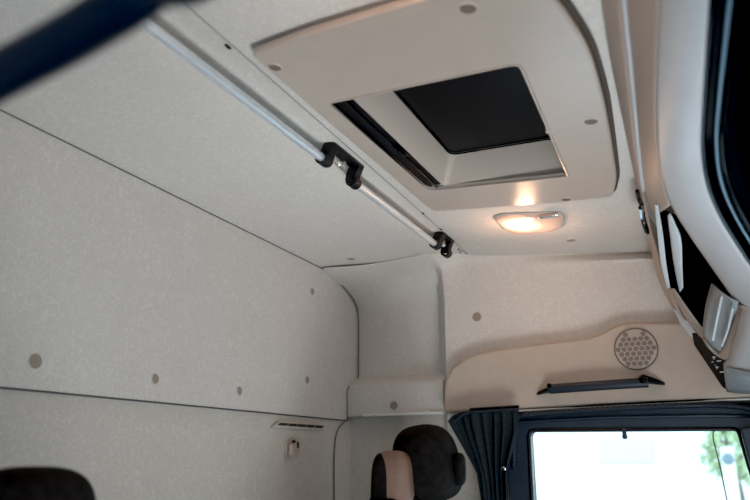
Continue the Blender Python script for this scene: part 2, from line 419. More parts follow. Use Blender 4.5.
# ================================================================== FABRIC LEDGE on the side wall
bm = BM()
prof = [(2.15, .30), (2.148, .292), (2.09, .266), (2.082, .260), (2.08, .252), (2.08, .172), (2.082, .165), (2.09, .162), (2.13, .162)]
loft(bm, [[Vz(x, y, z) for y, z in prof] for x in (-1.10, -1.0, -.9, -.8, -.757, -.751)] + [[Vz(-.749, 2.12, z) for y, z in prof]])
tag(link('ledge_panel', bm, M['fabric'], angle=50), 'fabric covered box ledge on the side wall above the passenger headrest', 'wall panel')
ws = thing('trim_strip', Vz(-.87, 2.08, .155), 'thin white strip under the fabric ledge above the passenger headrest', 'trim strip')
bm = BM(); box(bm, (onY(364, 415.5, 2.075)+onY(443, 411.5, 2.075))/2+Vector((0, 0, -.002)), ((onY(443, 412, 2.075)-onY(364, 412, 2.075)).x, .012, .008))
link('strip', bm, M['white_trim'], ws, bevel=.002)
for x in (375, 427):
    bm = BM(); box(bm, onY(x, 411.5+(x-443)*-.045, 2.068), (.014, .008, .007)); link('clip', bm, M['white_trim'], ws, bevel=.002)

# ================================================================== SPEAKER PANEL
PY = 2.04
bm = BM()
ol = [(443.5, 413), (443.5, 392), (445, 380), (452, 367), (466, 357), (484, 351), (520, 346), (560, 341), (588, 338), (602, 333), (612, 327), (624, 323.5), (640, 322.5), (680, 322), (720, 322), (790, 322), (790, 397), (752, 398), (640, 403), (519, 409.5)]
pts = [onY(x, y, PY) for x, y in ol]
plate(bm, pts, [], Vector((0, .036, 0)))
sp = tag(link('header_panel', bm, M['beige'], bevel=.009, seg=4, angle=50), 'smooth beige plastic panel over the passenger door holding speaker and handle', 'wall panel')
bm = BM(); tube(bm, [onY(x, y, PY-.001) for x, y in [(519, 411), (640, 404.5), (752, 399), (790, 398)]], .003, 8); link('edge_piping', bm, M['seam_light'], sp)
# speaker
c = onY(636, 349, PY-.001); R = .0565
spk = thing('speaker', c, 'round perforated speaker grille in the beige panel above the grab handle', 'speaker')
n = Vector((0, -1, 0))
bm = BM(); lathe(bm, [(R*.93, 0), (R*.935, .004), (R*.955, .005), (R*.975, .003), (R*.98, -.002)], c, n, 48); link('rim', bm, mat('speaker_rim', (.17, .12, .09), .5), spk)
bm = BM(); lathe(bm, [(0, .0045), (R*.5, .004), (R*.93, .0025)], c, n, 48); gr = link('grille', bm, M['hatch'], spk)
bm = BM(); s = R*.262
for i in range(-4, 5):
    for j in range(-4, 5):
        u = s*(i+.5*(j % 2)); v = s*.866*j
        if math.hypot(u, v) > R*.86 or (v > R*.6 and abs(u) < R*.3): continue
        lathe(bm, [(s*.47, .0046), (0, .0054)], c+Vector((u, 0, v)), n, 6)
link('hole_pattern', bm, mat('speaker_holes', (.21, .165, .14), .6), gr)

# ================================================================== GRAB HANDLE
h0, h1 = onY(537, 393.5, PY), onY(665, 383.5, PY)
gh = thing('grab_rail', (h0+h1)/2, 'black bar grab handle with two mounting feet below the speaker', 'handle')
out = Vector((0, -1, 0))
a, b = onY(551, 389, PY-.03), onY(646, 382.5, PY-.03)
bm = BM(); tube(bm, smooth_path([a-(b-a)*.02, a.lerp(b, .3)+out*.004, a.lerp(b, .7)+out*.004, b+(b-a)*.02], 6), .0128, 14, flat=(1, .8)); link('bar', bm, M['navy'], gh)
def foot(p_end, p_in, knob, big):
    bm = BM(); rings = []
    for t in [i/10 for i in range(11)]:
        w = (.020 if big else .012)*(1-t)**.75*min(1, .3+t*4)+.002; lo = .0045; hh = .034*(1-t)**.8+.003
        c_ = p_in.lerp(p_end, t); c_ = Vector((c_.x, PY, c_.z))
        rings.append([c_+Vector((0, 0, w)), c_+Vector((0, -hh*.8, w*.9)), c_+Vector((0, -hh, w*.5)), c_+Vector((0, -hh, -lo*.5)), c_+Vector((0, -hh*.8, -lo)), c_+Vector((0, 0, -lo))])
    loft(bm, rings); vs = list(bm.verts); bm.verts.ensure_lookup_table(); bm.faces.new([bm.verts[i] for i in range(6)]); 
    link('foot', bm, M['black'], gh, angle=40)
    bm = BM(); k_ = .0095 if big else .007; lathe(bm, [(k_, -.030), (k_, .004), (k_*.75, .008), (0, .009)], knob, out, 18); link('knob', bm, M['gloss'], gh)
foot(h0, onY(556, 390, PY), onY(549.5, 386, PY-.034), False)
foot(h1, onY(640, 381.5, PY), onY(643, 380, PY-.036), True)

# ================================================================== REAR WALL: vent and hook
q = [onX(x, y, XR+.004) for x, y in [(272, 427.5), (280, 421), (328, 424.5), (324, 430.5)]]
vt = thing('air_vent', sum(q, Vector())/4, 'narrow slotted air vent low in the rear wall below the seam', 'vent')
bm = BM(); plate(bm, q, [], Vector((-.012, 0, 0))); link('frame', bm, M['cap_rim'], vt, bevel=.0015)
bm = BM()
iq = [onX(x, y, XR+.006) for x, y in [(277.5, 425), (280, 422.8), (324.5, 425.7), (322.5, 428.3)]]
for k in range(5):
    t0, t1 = k/5+.012, (k+1)/5-.012
    plate(bm, [iq[0].lerp(iq[3], t0), iq[0].lerp(iq[3], t1), iq[1].lerp(iq[2], t1), iq[1].lerp(iq[2], t0)], [], Vector((-.004, 0, 0)))
link('slots', bm, mat('vent_dark', (.04, .03, .02), .8), vt)
hb = [onX(x, y, XR+.003) for x, y in [(287, 440), (291, 438), (297, 438.5), (300, 443), (301.5, 444), (298, 456), (291, 458.5), (286.5, 456)]]
hk = thing('coat_hook', sum(hb, Vector())/8, 'beige plastic coat hook on the rear wall under the vent', 'hook')
bm = BM(); plate(bm, rounded(hb, .006, 3), [], Vector((-.010, 0, 0))); link('back_plate', bm, M['hatch'], hk, bevel=.002)
hc = onX(292, 449, XR+.012)
bm = BM()
plate(bm, rounded([hc+Vector((0, y, z)) for y, z in [(-.018, .012), (.004, .014), (.010, -.014), (-.004, -.022), (-.018, -.016)]], .006, 3), [], Vector((.010, 0, 0)))
link('hook', bm, M['beige'], hk, bevel=.003)
bm = BM(); box(bm, onX(294, 441.5, XR+.0045), (.003, .014, .006)); box(bm, onX(298, 445, XR+.0045), (.003, .006, .016)); link('recess', bm, mat('hook_dark', (.03, .02, .015), .8), hk, bevel=.001)

# ================================================================== RODS AND BRACKETS
ZR = .600; XRD = -.669
def rodthing(y0, y1, label):
    t = thing('ceiling_rod', Vz(XRD, y0, ZR), label, 'rod', 'aluminium rods along the ceiling')
    bm = BM(); tube(bm, [Vz(XRD, y0+(y1-y0)*i/6, ZR) for i in range(7)], .0088, 20); link('tube', bm, M['alu'], t, angle=60)
    for y in (y0, y1):
        bm = BM(); lathe(bm, [(0, -.004), (.0104, -.004), (.0104, .004), (.006, .005), (0, .005)], Vz(XRD, y, ZR), (0, -1 if y == y0 else 1, 0), 18)
        link('end_cap', bm, M['black'], t)
yb1a, yb1b = 1.19, 1.315; yb2a, yb2b = 1.825, 1.905
rodthing(-.10, yb1a+.012, 'long silver ceiling rod running from the dark blurred bar to the near black bracket')
rodthing(yb1b-.012, yb2a+.012, 'shorter silver ceiling rod between the two black brackets')
def bracket(ya, yb, label, two=True):
    t = thing('rod_bracket', Vz(XRD, (ya+yb)/2, zc(XRD)), label, 'bracket', 'black brackets holding the ceiling rods')
    top = zc(XRD+.012)
    bm = BM(); box(bm, Vz(XRD+.013, (ya+yb)/2, top-.005), (.026, (yb-ya)+.008, .009)); link('mounting_plate', bm, M['black'], t, bevel=.002)
    for y, sgn in ((ya, 1), (yb, -1)):
        bm = BM()
        lathe(bm, [(.0098, -.013), (.0138, -.013), (.0138, .013), (.0098, .013), (.0098, -.013)], Vz(XRD, y-sgn*.004, ZR), (0, 1, 0), 24)
        link('cup', bm, M['black'], t, bevel=.001)
        bm = BM(); yy = y+sgn*.004
        loft(bm, [[Vz(XRD-.011, yy-.010, ZR), Vz(XRD+.012, yy-.010, ZR-.004), Vz(XRD+.012, yy+.010, ZR-.004), Vz(XRD-.011, yy+.010, ZR), Vz(XRD-.011, yy-.010, ZR)],
                  [Vz(XRD-.010, yy-.011, ZR+.014), Vz(XRD+.016, yy-.011, ZR+.012), Vz(XRD+.016, yy+.011, ZR+.012), Vz(XRD-.010, yy+.011, ZR+.014), Vz(XRD-.010, yy-.011, ZR+.014)],
                  [Vz(XRD+.000, yy-.010, top), Vz(XRD+.026, yy-.010, top), Vz(XRD+.026, yy+.010, top), Vz(XRD+.000, yy+.010, top), Vz(XRD+.000, yy-.010, top)]])
        link('arm', bm, M['black'], t, bevel=.001)
    bm = BM(); pts = []
    for i in range(50):
        a = i/49*5*2*math.pi; pts.append(Vz(XRD+.002+.007*math.cos(a), (ya+yb)/2-.014+.028*i/49, top-.020+.007*math.sin(a)))
    tube(bm, pts, .0012, 5); link('spring', bm, M['steel'], t)
    bm = BM(); lathe(bm, [(.006, 0), (.006, .004), (.004, .0055), (0, .0055)], Vz(XRD+.006, (ya+yb)/2+.006, top-.012), (0, 0, -1), 12); link('screw', bm, M['steel'], t)
bracket(yb1a, yb1b, 'black arched bracket between the two silver rods, beside the hatch frame')
bracket(yb2a, yb2b, 'smaller looking black bracket at the far end of the silver rods')

# ================================================================== DOME LIGHT
dl = [ceil_pt(x, y, .004) for x, y in [(494, 217.5), (504, 214.5), (561, 213), (564, 217), (562, 227), (550, 231), (516, 233.5), (504, 229.5)]]
dc = sum(dl, Vector())/8
dome = thing('dome_light', dc, 'lit oblong dome light with a glowing warm bulb on the ceiling', 'light')
def lens_mat():
    m = mat('dome_lens', (.42, .34, .30), .2); nt = m.node_tree; b = nt.nodes['Principled BSDF']
    tc = nt.nodes.new('ShaderNodeTexCoord'); mp = nt.nodes.new('ShaderNodeMapping'); gr = nt.nodes.new('ShaderNodeTexGradient'); gr.gradient_type = 'SPHERICAL'
    L = onP(519, 224, .615); 
    mp.inputs['Location'].default_value = (-L.x*17, -L.y*15, -L.z*8); mp.inputs['Scale'].default_value = (17, 15, 8)
    nt.links.new(tc.outputs['Object'], mp.inputs[0]); nt.links.new(mp.outputs[0], gr.inputs[0])
    r = nt.nodes.new('ShaderNodeValToRGB'); e = r.color_ramp.elements
    e[0].position = 0; e[0].color = (.035, .018, .012, 1); e[1].position = .6; e[1].color = (1, .75, .5, 1)
    k = r.color_ramp.elements.new(.3); k.color = (.20, .09, .045, 1)
    nt.links.new(gr.outputs['Fac'], r.inputs[0]); nt.links.new(r.outputs[0], b.inputs['Emission Color']); b.inputs['Emission Strength'].default_value = 6.0
    return m
ol = rounded(dl, .008, 3)
bm = BM(); tube(bm, [p+Vector((0, 0, .002)) for p in ol]+[ol[0]+Vector((0, 0, .002))], .003, 8, cap=False); link('bezel', bm, M['beige'], dome)
def scale_loop(l, s, dz): return [dc+(p-dc)*s+Vector((0, 0, dz)) for p in l]
bm = BM(); rows = [scale_loop(ol, s, dz)+[scale_loop(ol, s, dz)[0]] for s, dz in ((1, .004), (.98, -.002), (.9, -.006), (.7, -.008), (.35, -.009))]
rr = loft(bm, rows); bm.faces.new(rr[-1][:-1]); link('lens', bm, lens_mat(), dome, angle=60)
p0, p1 = ceil_pt(538, 216.5, .013), ceil_pt(560, 218.5, .013)
bm = BM(); box(bm, (p0+p1)/2+Vector((0, -.004, 0)), (abs((p1-p0).x), .016, .003)); link('reflector', bm, M['chrome'], dome, bevel=.001)
# warm light it throws into the cab
def lamp(name, typ, loc, energy, col, size=.1, rot=None, sy=None):
    l = bpy.data.lights.new(name, typ); l.energy = energy; l.color = col
    o = bpy.data.objects.new(name, l); COL.objects.link(o); o.location = loc
    if typ == 'AREA':
        l.size = size
        if sy: l.shape = 'RECTANGLE'; l.size_y = sy
        o.rotation_euler = rot
    else: l.shadow_soft_size = size
    return o
lamp('dome_bulb', 'POINT', dc+Vector((-.02, 0, -.05)), .8, (1, .55, .33), .02)
# the second reading lamp of the same kind, nearer the driver
d2 = Vz(-.36, .60, zc(-.36))
dm2 = thing('dome_light', d2, 'second oblong dome light on the ceiling near the driver', 'light')
bm = BM(); lathe(bm, [(.032, -.002), (.034, .004), (.03, .012), (.015, .016), (0, .017)], d2, (0, 0, -1), 32); link('lens', bm, emis('lens_near', (1, .7, .45), 3), dm2)
lamp('reading_bulb', 'POINT', d2+Vector((0, 0, -.045)), .5, (1, .55, .33), .02)

# ================================================================== OVERHEAD CONSOLE
con = thing('overhead_console', Vz(.05, 1.2, .45), 'large curved beige overhead console with storage openings along the windscreen side', 'console')
N = 60
def line(l): return resample(smooth_path([onY(x, y, Y) for x, y, Y in l], 8), N)
L1 = line([(598, -60, .74), (603, 0, .855), (612, 60, 1.01), (622, 110, 1.18), (632, 160, 1.42), (640, 195, 1.62), (647, 225, 1.80), (653, 256, 1.93), (660.5, 283, 1.98), (672, 306, 2.01), (692, 338, 2.025), (722, 386, 2.035)])
L2 = line([(618, -60, .70), (622, 0, .80), (628, 60, .95), (634, 120, 1.14), (640, 174, 1.38), (646, 205, 1.56), (652, 232, 1.72), (659, 256, 1.84), (668, 285, 1.92), (682, 316, 1.97), (700, 338, 1.99), (725, 380, 2.0)])
L2b = line([(622, -60, .70), (626, 0, .795), (632, 60, .94), (637, 120, 1.13), (643, 174, 1.37), (648, 200, 1.52), (652, 215, 1.60)])
L3t = [(662, -60, .63), (660, 0, .72), (657, 60, .84), (656, 110, .97), (658, 150, 1.09), (663, 180, 1.20), (671, 205, 1.32), (690, 236, 1.47), (712, 268, 1.62), (735, 301, 1.75), (762, 338, 1.88)]
L3 = line(L3t)
L3s = line(L3t[:7])
L4 = line([(713, -60, .60), (709, 0, .68), (705, 60, .79), (702, 110, .91), (701, 150, 1.03), (706, 185, 1.13), (718, 215, 1.24), (736, 245, 1.35), (760, 280, 1.48), (800, 330, 1.62)])
def skin(name, lines, m, parent, thick=.004, n=5, bulge=0, angle=45):
    """curved sheet between guide lines, with thickness"""
    bm = BM(); rows = []
    for A, B in zip(lines, lines[1:]):
        for k in range(n if B is not lines[-1] else n+1):
            t = k/n; rows.append([p.lerp(q_, t)+Vector((-.3, -.3, -1)).normalized()*bulge*math.sin(math.pi*t) for p, q_ in zip(A, B)])
    loft(bm, rows); o = link(name, bm, m, parent, angle=angle)
    if thick:
        s_ = o.modifiers.new('thickness', 'SOLIDIFY'); s_.thickness = thick; s_.offset = 0
    return o
UPV = Vector((.05, .02, .10))
# edge strip and rear-facing skin
skin('edge_strip', [[p+Vector((0.03, 0, .06)) for p in L1], L1, L2], M['console'], con, bulge=.002)
gl = line([(620, -60, .70), (624, 0, .795), (630, 60, .94), (636, 120, 1.13), (641, 172, 1.36), (644, 190, 1.46)])
bm = BM(); tube(bm, gl, .0032, 8, rf=lambda t: .0030+.001*t); link('groove_line', bm, M['pale'], con)
skin('rear_skin', [L2b, L3s], M['console'], con, bulge=.004, thick=.001, n=8)
skin('lower_fascia', [L3, L4], M['pale'], con, bulge=.008, thick=.001, n=12)  # blue-white of the driver's window light is put into this face's colour
# black glossy opening beyond the fascia: rim + deep pocket
L5 = [p+Vector((.035, -.03, .012)) for p in L4]
L6 = [p+Vector((.10, -.06, .10)) for p in L4]
L7 = [p+Vector((.30, -.05, .12)) for p in L4]
skin('pocket_rim', [L4, L5], M['gloss'], con, bulge=-.004)
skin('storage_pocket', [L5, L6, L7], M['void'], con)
bm = BM(); tube(bm, [p+Vector((.020, -.012, .004)) for p in L4], .0022, 10); link('rim_highlight', bm, mat('blue_highlight_paint', (.16, .27, .36), .3), con)  # blue-grey tube paints the highlight inside the glossy opening
# tall compartment in the far half of the console
def patch(name, pix, m, parent, thick=.004, bev=.0015, dep=Vector((.02, .02, .01))):
    bm = BM(); vs = [bm.verts.new(onY(x, y, Y)) for x, y, Y in pix]
    f = bm.faces.new(vs); bmesh.ops.triangulate(bm, faces=[f])
    ex = bmesh.ops.extrude_face_region(bm, geom=list(bm.faces)); bmesh.ops.translate(bm, vec=dep.normalized()*thick, verts=[g_ for g_ in ex['geom'] if isinstance(g_, bmesh.types.BMVert)])
    return link(name, bm, m, parent, bevel=bev, angle=40)
def strip2(name, A, B, m, parent, n=24, thick=.004, bulge=0):
    a = resample(smooth_path([onY(*p) for p in A], 6), n); b = resample(smooth_path([onY(*p) for p in B], 6), n)
    return skin(name, [a, b], m, parent, thick=thick, bulge=bulge, n=4)
# compartment back (dark), set deeper
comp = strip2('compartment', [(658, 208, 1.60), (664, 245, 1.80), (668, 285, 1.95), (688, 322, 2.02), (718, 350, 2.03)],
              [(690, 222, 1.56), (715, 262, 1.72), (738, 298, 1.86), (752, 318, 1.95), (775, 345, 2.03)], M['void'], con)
strip2('compartment_edge', [(655, 204, 1.40), (657.5, 232, 1.58), (661, 262, 1.72), (667.5, 288, 1.83)],
       [(657.5, 205, 1.39), (662.5, 232, 1.57), (666, 262, 1.71), (670, 288, 1.82)], M['white_panel'], con, thick=.003)
strip2('compartment_side', [(668, 215, 1.50), (671, 240, 1.62), (675, 268, 1.74), (680, 292, 1.83)],
       [(670, 213, 1.48), (676, 226, 1.53), (681, 240, 1.59), (682, 268, 1.70), (683, 288, 1.80)], M['white_panel'], con, thick=.003)
strip2('console_lip', [(669, 288, 1.84), (684, 315, 1.92), (698, 334, 1.97), (722, 366, 2.0)],
       [(674, 289, 1.80), (690, 312, 1.88), (706, 333, 1.93), (734, 366, 1.96)], M['console'], con, thick=.004)
patch('pale_tab', [(673, 308, 1.97), (680, 314, 1.97), (698, 334, 1.985), (700, 341, 2.0), (691, 338, 2.005), (680, 324, 2.0)], M['pale'], con, thick=.003)
patch('shelf_edge', [(674, 293, 1.86), (683, 290, 1.85), (690, 301, 1.89), (682, 303, 1.90)], M['black'], con)
# blue grey door with pale vertical ribs
dr = strip2('compartment_door', [(712, 283, 1.76), (706, 305, 1.83), (703, 330, 1.88), (704, 338, 1.90)],
            [(738, 302, 1.70), (736, 318, 1.78), (729, 336, 1.84), (722, 352, 1.87)], M['grey_panel'], con, bulge=.004)
bm = BM()
tube(bm, [onY(722, 296, 1.72), onY(718, 315, 1.78), onY(713, 340, 1.84)], .0028, 8)
tube(bm, [onY(733, 308, 1.71), onY(728, 330, 1.80), onY(722, 346, 1.84)], .0024, 8)
link('rib', bm, M['white_panel'], dr)
strip2('door_surround', [(703, 338, 1.88), (714, 348, 1.89), (720, 353, 1.88), (726, 342, 1.84), (736, 318, 1.77), (739, 304, 1.72)],
       [(708, 346, 1.87), (718, 356, 1.88), (727, 359, 1.86), (734, 344, 1.81), (743, 320, 1.75), (746, 306, 1.70)], M['console'], con, thick=.006)
# broad pale end face
strip2('end_face', [(743, 305, 1.70), (737, 332, 1.77), (727, 358, 1.86), (724, 366, 1.90)],
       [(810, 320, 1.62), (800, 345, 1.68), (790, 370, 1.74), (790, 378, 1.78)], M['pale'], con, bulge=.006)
strip2('end_bottom', [(724, 362, 1.905), (734, 369, 1.86), (760, 374, 1.80), (790, 377, 1.77)],
       [(727, 391, 2.01), (740, 393, 1.99), (765, 393, 1.93), (790, 395, 1.90)], M['grey_panel'], con, bulge=.004)
# key module
km = patch('key_module', [(692, 333, 1.99), (698, 336, 1.97), (712, 349, 1.95), (727, 362, 1.93), (730, 368, 1.94), (727, 390, 2.01), (723, 388, 2.015), (708, 366, 2.01), (694, 345, 2.01)], M['black'], con, thick=.01)
km['label'] = 'black key module with small pale symbols'
for i, (x, y, w_, h_) in enumerate([(714, 357, .006, .006), (719, 361, .008, .005), (724.5, 364, .005, .005), (712.5, 362, .004, .003), (717, 367, .006, .005), (722, 372, .008, .007), (726, 369, .003, .008), (715, 365, .003, .003)]):
    bm = BM(); box(bm, onY(x, y, 1.93), (w_*1.2, .004, w_*.25)); 
    if i % 2 == 0: box(bm, onY(x, y+1.2, 1.93), (w_*.3, .004, h_*.9))
    link('key_symbol', bm, mat('key_white', (.6, .63, .66), .5), km)
# chrome latch in the outer edge
bm = BM(); tube(bm, smooth_path([onY(637.2, 191, 1.50), onY(639, 199, 1.54), onY(642.5, 206, 1.55)], 4), .0045, 8); lt = link('latch', bm, M['black'], con)
bm = BM(); tube(bm, smooth_path([onY(641.3, 207.5, 1.54), onY(642.5, 218, 1.58), onY(646.5, 231, 1.62)], 5), .0065, 10); link('chrome_tab', bm, M['chrome'], lt)
bm = BM(); box(bm, onY(647.6, 231, 1.60), (.006, .01, .014)); link('latch_catch', bm, M['gloss'], lt, bevel=.001)
# closed back of the console
bm = BM(); box(bm, Vz(.55, .75, .44), (.5, 2.5, .30)); struct('trim_7', bm, M['console'], smooth=False)

# ================================================================== PASSENGER DOOR, SEALS AND WINDOW
DY = 2.05
door = bpy.data.objects.new('door_1', None); COL.objects.link(door); door.location = Vz(-.2, DY, -.3); door['kind'] = 'structure'
win = [onY(528.5, 475, DY), onY(528.5, 436, DY), onY(533, 431, DY), onY(736, 429.5, DY), onY(752, 476, DY)]
bl = win[0].copy(); bl.z = H-.55; br = win[-1].copy(); br.z = H-.55; br.x += .12
wl = rounded([bl, onY(528.5, 430.5, DY), onY(738, 429, DY), win[-1]+Vector((.0, 0, 0)), br], [.03, .022, .012, .03, .03], 6)
xl, xr2 = onY(506, 450, DY).x, .34
zt = onY(600, 405, DY).z
bm = BM(); plate(bm, [Vector((xl, DY, H-1.35)), Vector((xl, DY, zt)), Vector((xr2, DY, zt+.002)), Vector((xr2, DY, H-1.35))], [wl], Vector((0, .05, 0)))
link('frame', bm, M['door'], door, bevel=.004, seg=3)
# inner step of the frame: dark lip close to the glass
bm = BM(); tube(bm, [p+Vector((0, -.002, 0)) for p in wl+[wl[0]]], .005, 8, cap=False); link('lip', bm, M['black'], door)
bm = BM(); tube(bm, [onY(x, y, DY-.004) for x, y in [(516, 422), (600, 417.5), (700, 415.5), (800, 416)]], .0045, 8); link('frame_step', bm, M['navy'], door)
# ribbed rubber gasket over the door
bm = BM(); pts = smooth_path([onY(514, 470, DY-.014), onY(514, 430, DY-.014), onY(519, 417, DY-.016), onY(540, 413.5, DY-.018), onY(600, 409.5, DY-.018), onY(690, 405.3, DY-.018), onY(735, 406.5, DY-.018), onY(760, 412, DY-.018), onY(800, 422, DY-.018)], 46)
tube(bm, pts, .0085, 10, rf=lambda t: .0070+.0007*math.sin(t*len(pts)*1.9)); link('gasket_or_gap_shade', bm, M['navy'], door, smooth=True)
bm = BM(); tube(bm, [onY(x, y, DY-.006) for x, y in [(512, 414), (600, 406.5), (700, 402), (800, 402)]], .008, 10); link('gasket_lip', bm, M['black'], door)
# glass and the thin curved divider
w1_ = bpy.data.objects.new('window_1', None); COL.objects.link(w1_); w1_.location = Vz(-.2, DY+.03, -.2); w1_['kind'] = 'structure'
bm = BM(); plate(bm, [p+Vector((0, .03, 0)) for p in wl], [], Vector((0, .004, 0))); link('pane', bm, M['glass'], w1_, smooth=False)
bm = BM(); tube(bm, smooth_path([onY(717, 430, DY+.022), onY(713.5, 432, DY+.022), onY(713.5, 440, DY+.022), onY(717, 454, DY+.022), onY(721, 471, DY+.022), onY(727, 500, DY+.022), onY(740, 560, DY+.022)], 5), .0014, 6); link('divider', bm, M['seam'], w1_)
bm = BM(); c = onY(624.5, 433.5, DY-.006); box(bm, c+Vector((0, 0, .004)), (.010, .012, .022)); lathe(bm, [(.0065, -.006), (.0065, .006), (0, .007)], c+Vector((0, 0, -.008)), (0, -1, 0), 14)
link('blind_hook', bm, M['door'], door, bevel=.002)
# A-pillar cover
bm = BM(); plate(bm, [onY(740, 429, 2.0), onY(752, 426, 2.0), onY(800, 426, 2.0), onY(800, 560, 2.0), onY(775, 560, 2.0)], [], Vector((0, .07, 0)))
struct('trim_8', bm, M['door'], bevel=.005)

# ================================================================== CURTAIN
cu = thing('curtain', Vz(-.6, 1.99, 0), 'dark navy pleated curtain bunched beside the passenger window', 'curtain')
CY = 1.985
topL = [(447.5, 421), (452, 416), (459, 412.5), (470, 411), (486, 409.5), (502, 408), (518, 407.5)]
Atop = resample([onY(x, y, CY) for x, y in topL], 64)
def crow(xl_, xr_, y): return resample([onY(xl_, y, CY), onY(xr_, y, CY)], 64)
rowsC = [Atop, crow(452, 518, 430), crow(461, 514, 446), crow(469, 510, 460), crow(476, 507.5, 474), crow(480, 508, 500), crow(482, 512, 560), crow(482, 516, 700)]
rr_ = []
for i in range(len(rowsC)-1):
    for k in range(5): rr_.append([a.lerp(b, k/5) for a, b in zip(rowsC[i], rowsC[i+1])])
rr_.append(rowsC[-1])
ph = [0]; 
for j in range(1, 64): ph.append(ph[-1]+random.uniform(.35, 1.15)*(1.0 if j > 14 else .35))
for i, r_ in enumerate(rr_):
    am = .011*min(1, .35+i/8)
    for j, p in enumerate(r_):
        a_ = am*(.35 if j < 12 else 1)
        p.y += a_*math.sin(ph[j]+i*.012)+.004*math.sin(ph[j]*.37+i*.1); p.x += a_*.35*math.cos(ph[j]*.9)
bm = BM(); loft(bm, rr_); o = link('cloth', bm, M['curtain'], cu, angle=180)
m_ = o.modifiers.new('thickness', 'SOLIDIFY'); m_.thickness = .002
bm = BM(); tube(bm, smooth_path([Atop[0]+Vector((.02, -.003, -.004)), Atop[20]+Vector((0, -.006, -.006)), Atop[40]+Vector((0, -.006, -.006)), Atop[63]+Vector((0, -.006, -.006))], 6), .0035, 8); link('hem', bm, M['navy'], cu)
bm = BM(); tube(bm, [onY(470, 409.5, CY+.02), onY(519, 406.5, CY+.02)], .004, 8); link('rail', bm, M['black'], cu)
bm = BM(); pb = onY(504, 469, CY-.016); lathe(bm, [(.006, 0), (.006, .004), (0, .006)], pb, (0, -1, 0), 12); link('snap_button', bm, M['chrome'], cu)

# ================================================================== SEATS
def pillow(bm, c, s, p=3.0, rot=None, n=22, taper=0):
    """super-ellipsoid cushion"""
    vs = []
    def sg(v, e): return math.copysign(abs(v)**e, v)
    e = 2/p; rows = []
    for i in range(n+1):
        th = -math.pi/2+math.pi*i/n; row = []
        for j in range(2*n):
            ph_ = 2*math.pi*j/(2*n)
            v = Vector((s[0]/2*sg(math.cos(th), e)*sg(math.cos(ph_), e), s[1]/2*sg(math.cos(th), e)*sg(math.sin(ph_), e), s[2]/2*sg(math.sin(th), e)))
            v.x *= 1-taper*(v.z/s[2]); v.y *= 1-taper*.5*(v.z/s[2])
            if rot is not None: v = rot @ v
            row.append(bm.verts.new(c+v))
        rows.append(row)
    for A, B in zip(rows, rows[1:]):
        for k in range(2*n): bm.faces.new((A[k], A[(k+1) % (2*n)], B[(k+1) % (2*n)], B[k]))
Rz = lambda a: Matrix.Rotation(math.radians(a), 3, 'Z'); Ry = lambda a: Matrix.Rotation(math.radians(a), 3, 'Y')
def seat(loc, label, lean, hr_s, hr_c, leather=False):
    t = thing('cab_seat', Vector((loc.x, loc.y, 0)), label, 'seat', None)
    bm = BM(); pillow(bm, loc+hr_c, hr_s, 3.0, Ry(-8), taper=.18); link('headrest', bm, M['seat'], t, angle=180)
    bm = BM()
    for s_ in (-.05, .05): tube(bm, [loc+Vector((hr_c.x, hr_c.y+s_, hr_c.z)), loc+Vector((hr_c.x, hr_c.y+s_, hr_c.z-.22))], .006, 8)
    link('headrest_post', bm, M['steel'], t)
    bm = BM(); pillow(bm, loc+Vector((0, -.02, -.41)), (.16, .46, .72), 3.6, Ry(-8), taper=.12); link('backrest', bm, M['seat'], t, angle=180)
    bm = BM(); pillow(bm, Vector((loc.x+.27, loc.y, .46)), (.50, .50, .16), 4); link('cushion', bm, M['seat'], t, angle=180)
    bm = BM(); box(bm, Vector((loc.x+.25, loc.y, .19)), (.34, .34, .38)); link('pedestal', bm, M['black'], t, bevel=.02)
    return t
ps_c = onY(427, 462, 1.72)
ps = seat(ps_c, 'dark fabric passenger seat with rounded headrest and brown leather side wing', 8, (.14, .20, .18), Vector((0, 0, -.003)))
bm = BM(); pillow(bm, onY(394, 486, 1.60), (.085, .10, .155), 3.6, Rz(10), taper=.12); w_ = link('side_wing', bm, M['leather'], ps, angle=180); w_['label'] = 'brown leather wing beside the headrest'
bm = BM(); pillow(bm, onY(384.5, 487, 1.585), (.055, .08, .15), 3.2, Rz(10), taper=.15); link('wing_cover', bm, M['seat'], ps, angle=180)
bm = BM(); pillow(bm, onY(459, 469, 1.72), (.03, .035, .075), 3); link('belt_guide', bm, M['seat'], ps, angle=180)
ds_c = onY(26, 514, .62)
ds = seat(ds_c+Vector((0, 0, 0)), 'dark driver seat, only its blurred headrest showing at the lower left corner', 8, (.10, .16, .10), Vector((0, 0, 0)))

# ================================================================== DARK BAR close to the lens
pts = [onY(-420, 215, .30), onY(-250, 180, .28), onY(-100, 131, .26), onY(0, 76, .25), onY(80, 32, .245), onY(150, -15, .24), onY(230, -90, .245)]
pts = [Vector((XR, .22, pts[0].z+.01))]+pts+[Vector((pts[-1].x+.03, .27, zc(-.2)+H-.004))]
gb = thing('grab_bar', pts[0], 'out of focus dark navy curved bar crossing the upper left corner', 'bar')
bm = BM(); tube(bm, smooth_path(pts, 10), .0138, 24); link('bar', bm, M['bar'], gb, angle=60)
for p, n_ in ((pts[0], Vector((1, 0, 0))), (pts[-1], Vector((0, 0, -1)))):
    bm = BM(); lathe(bm, [(.025, 0), (.025, .006), (.014, .012), (.009, .02)], p, n_, 24); link('flange', bm, M['black'], gb)

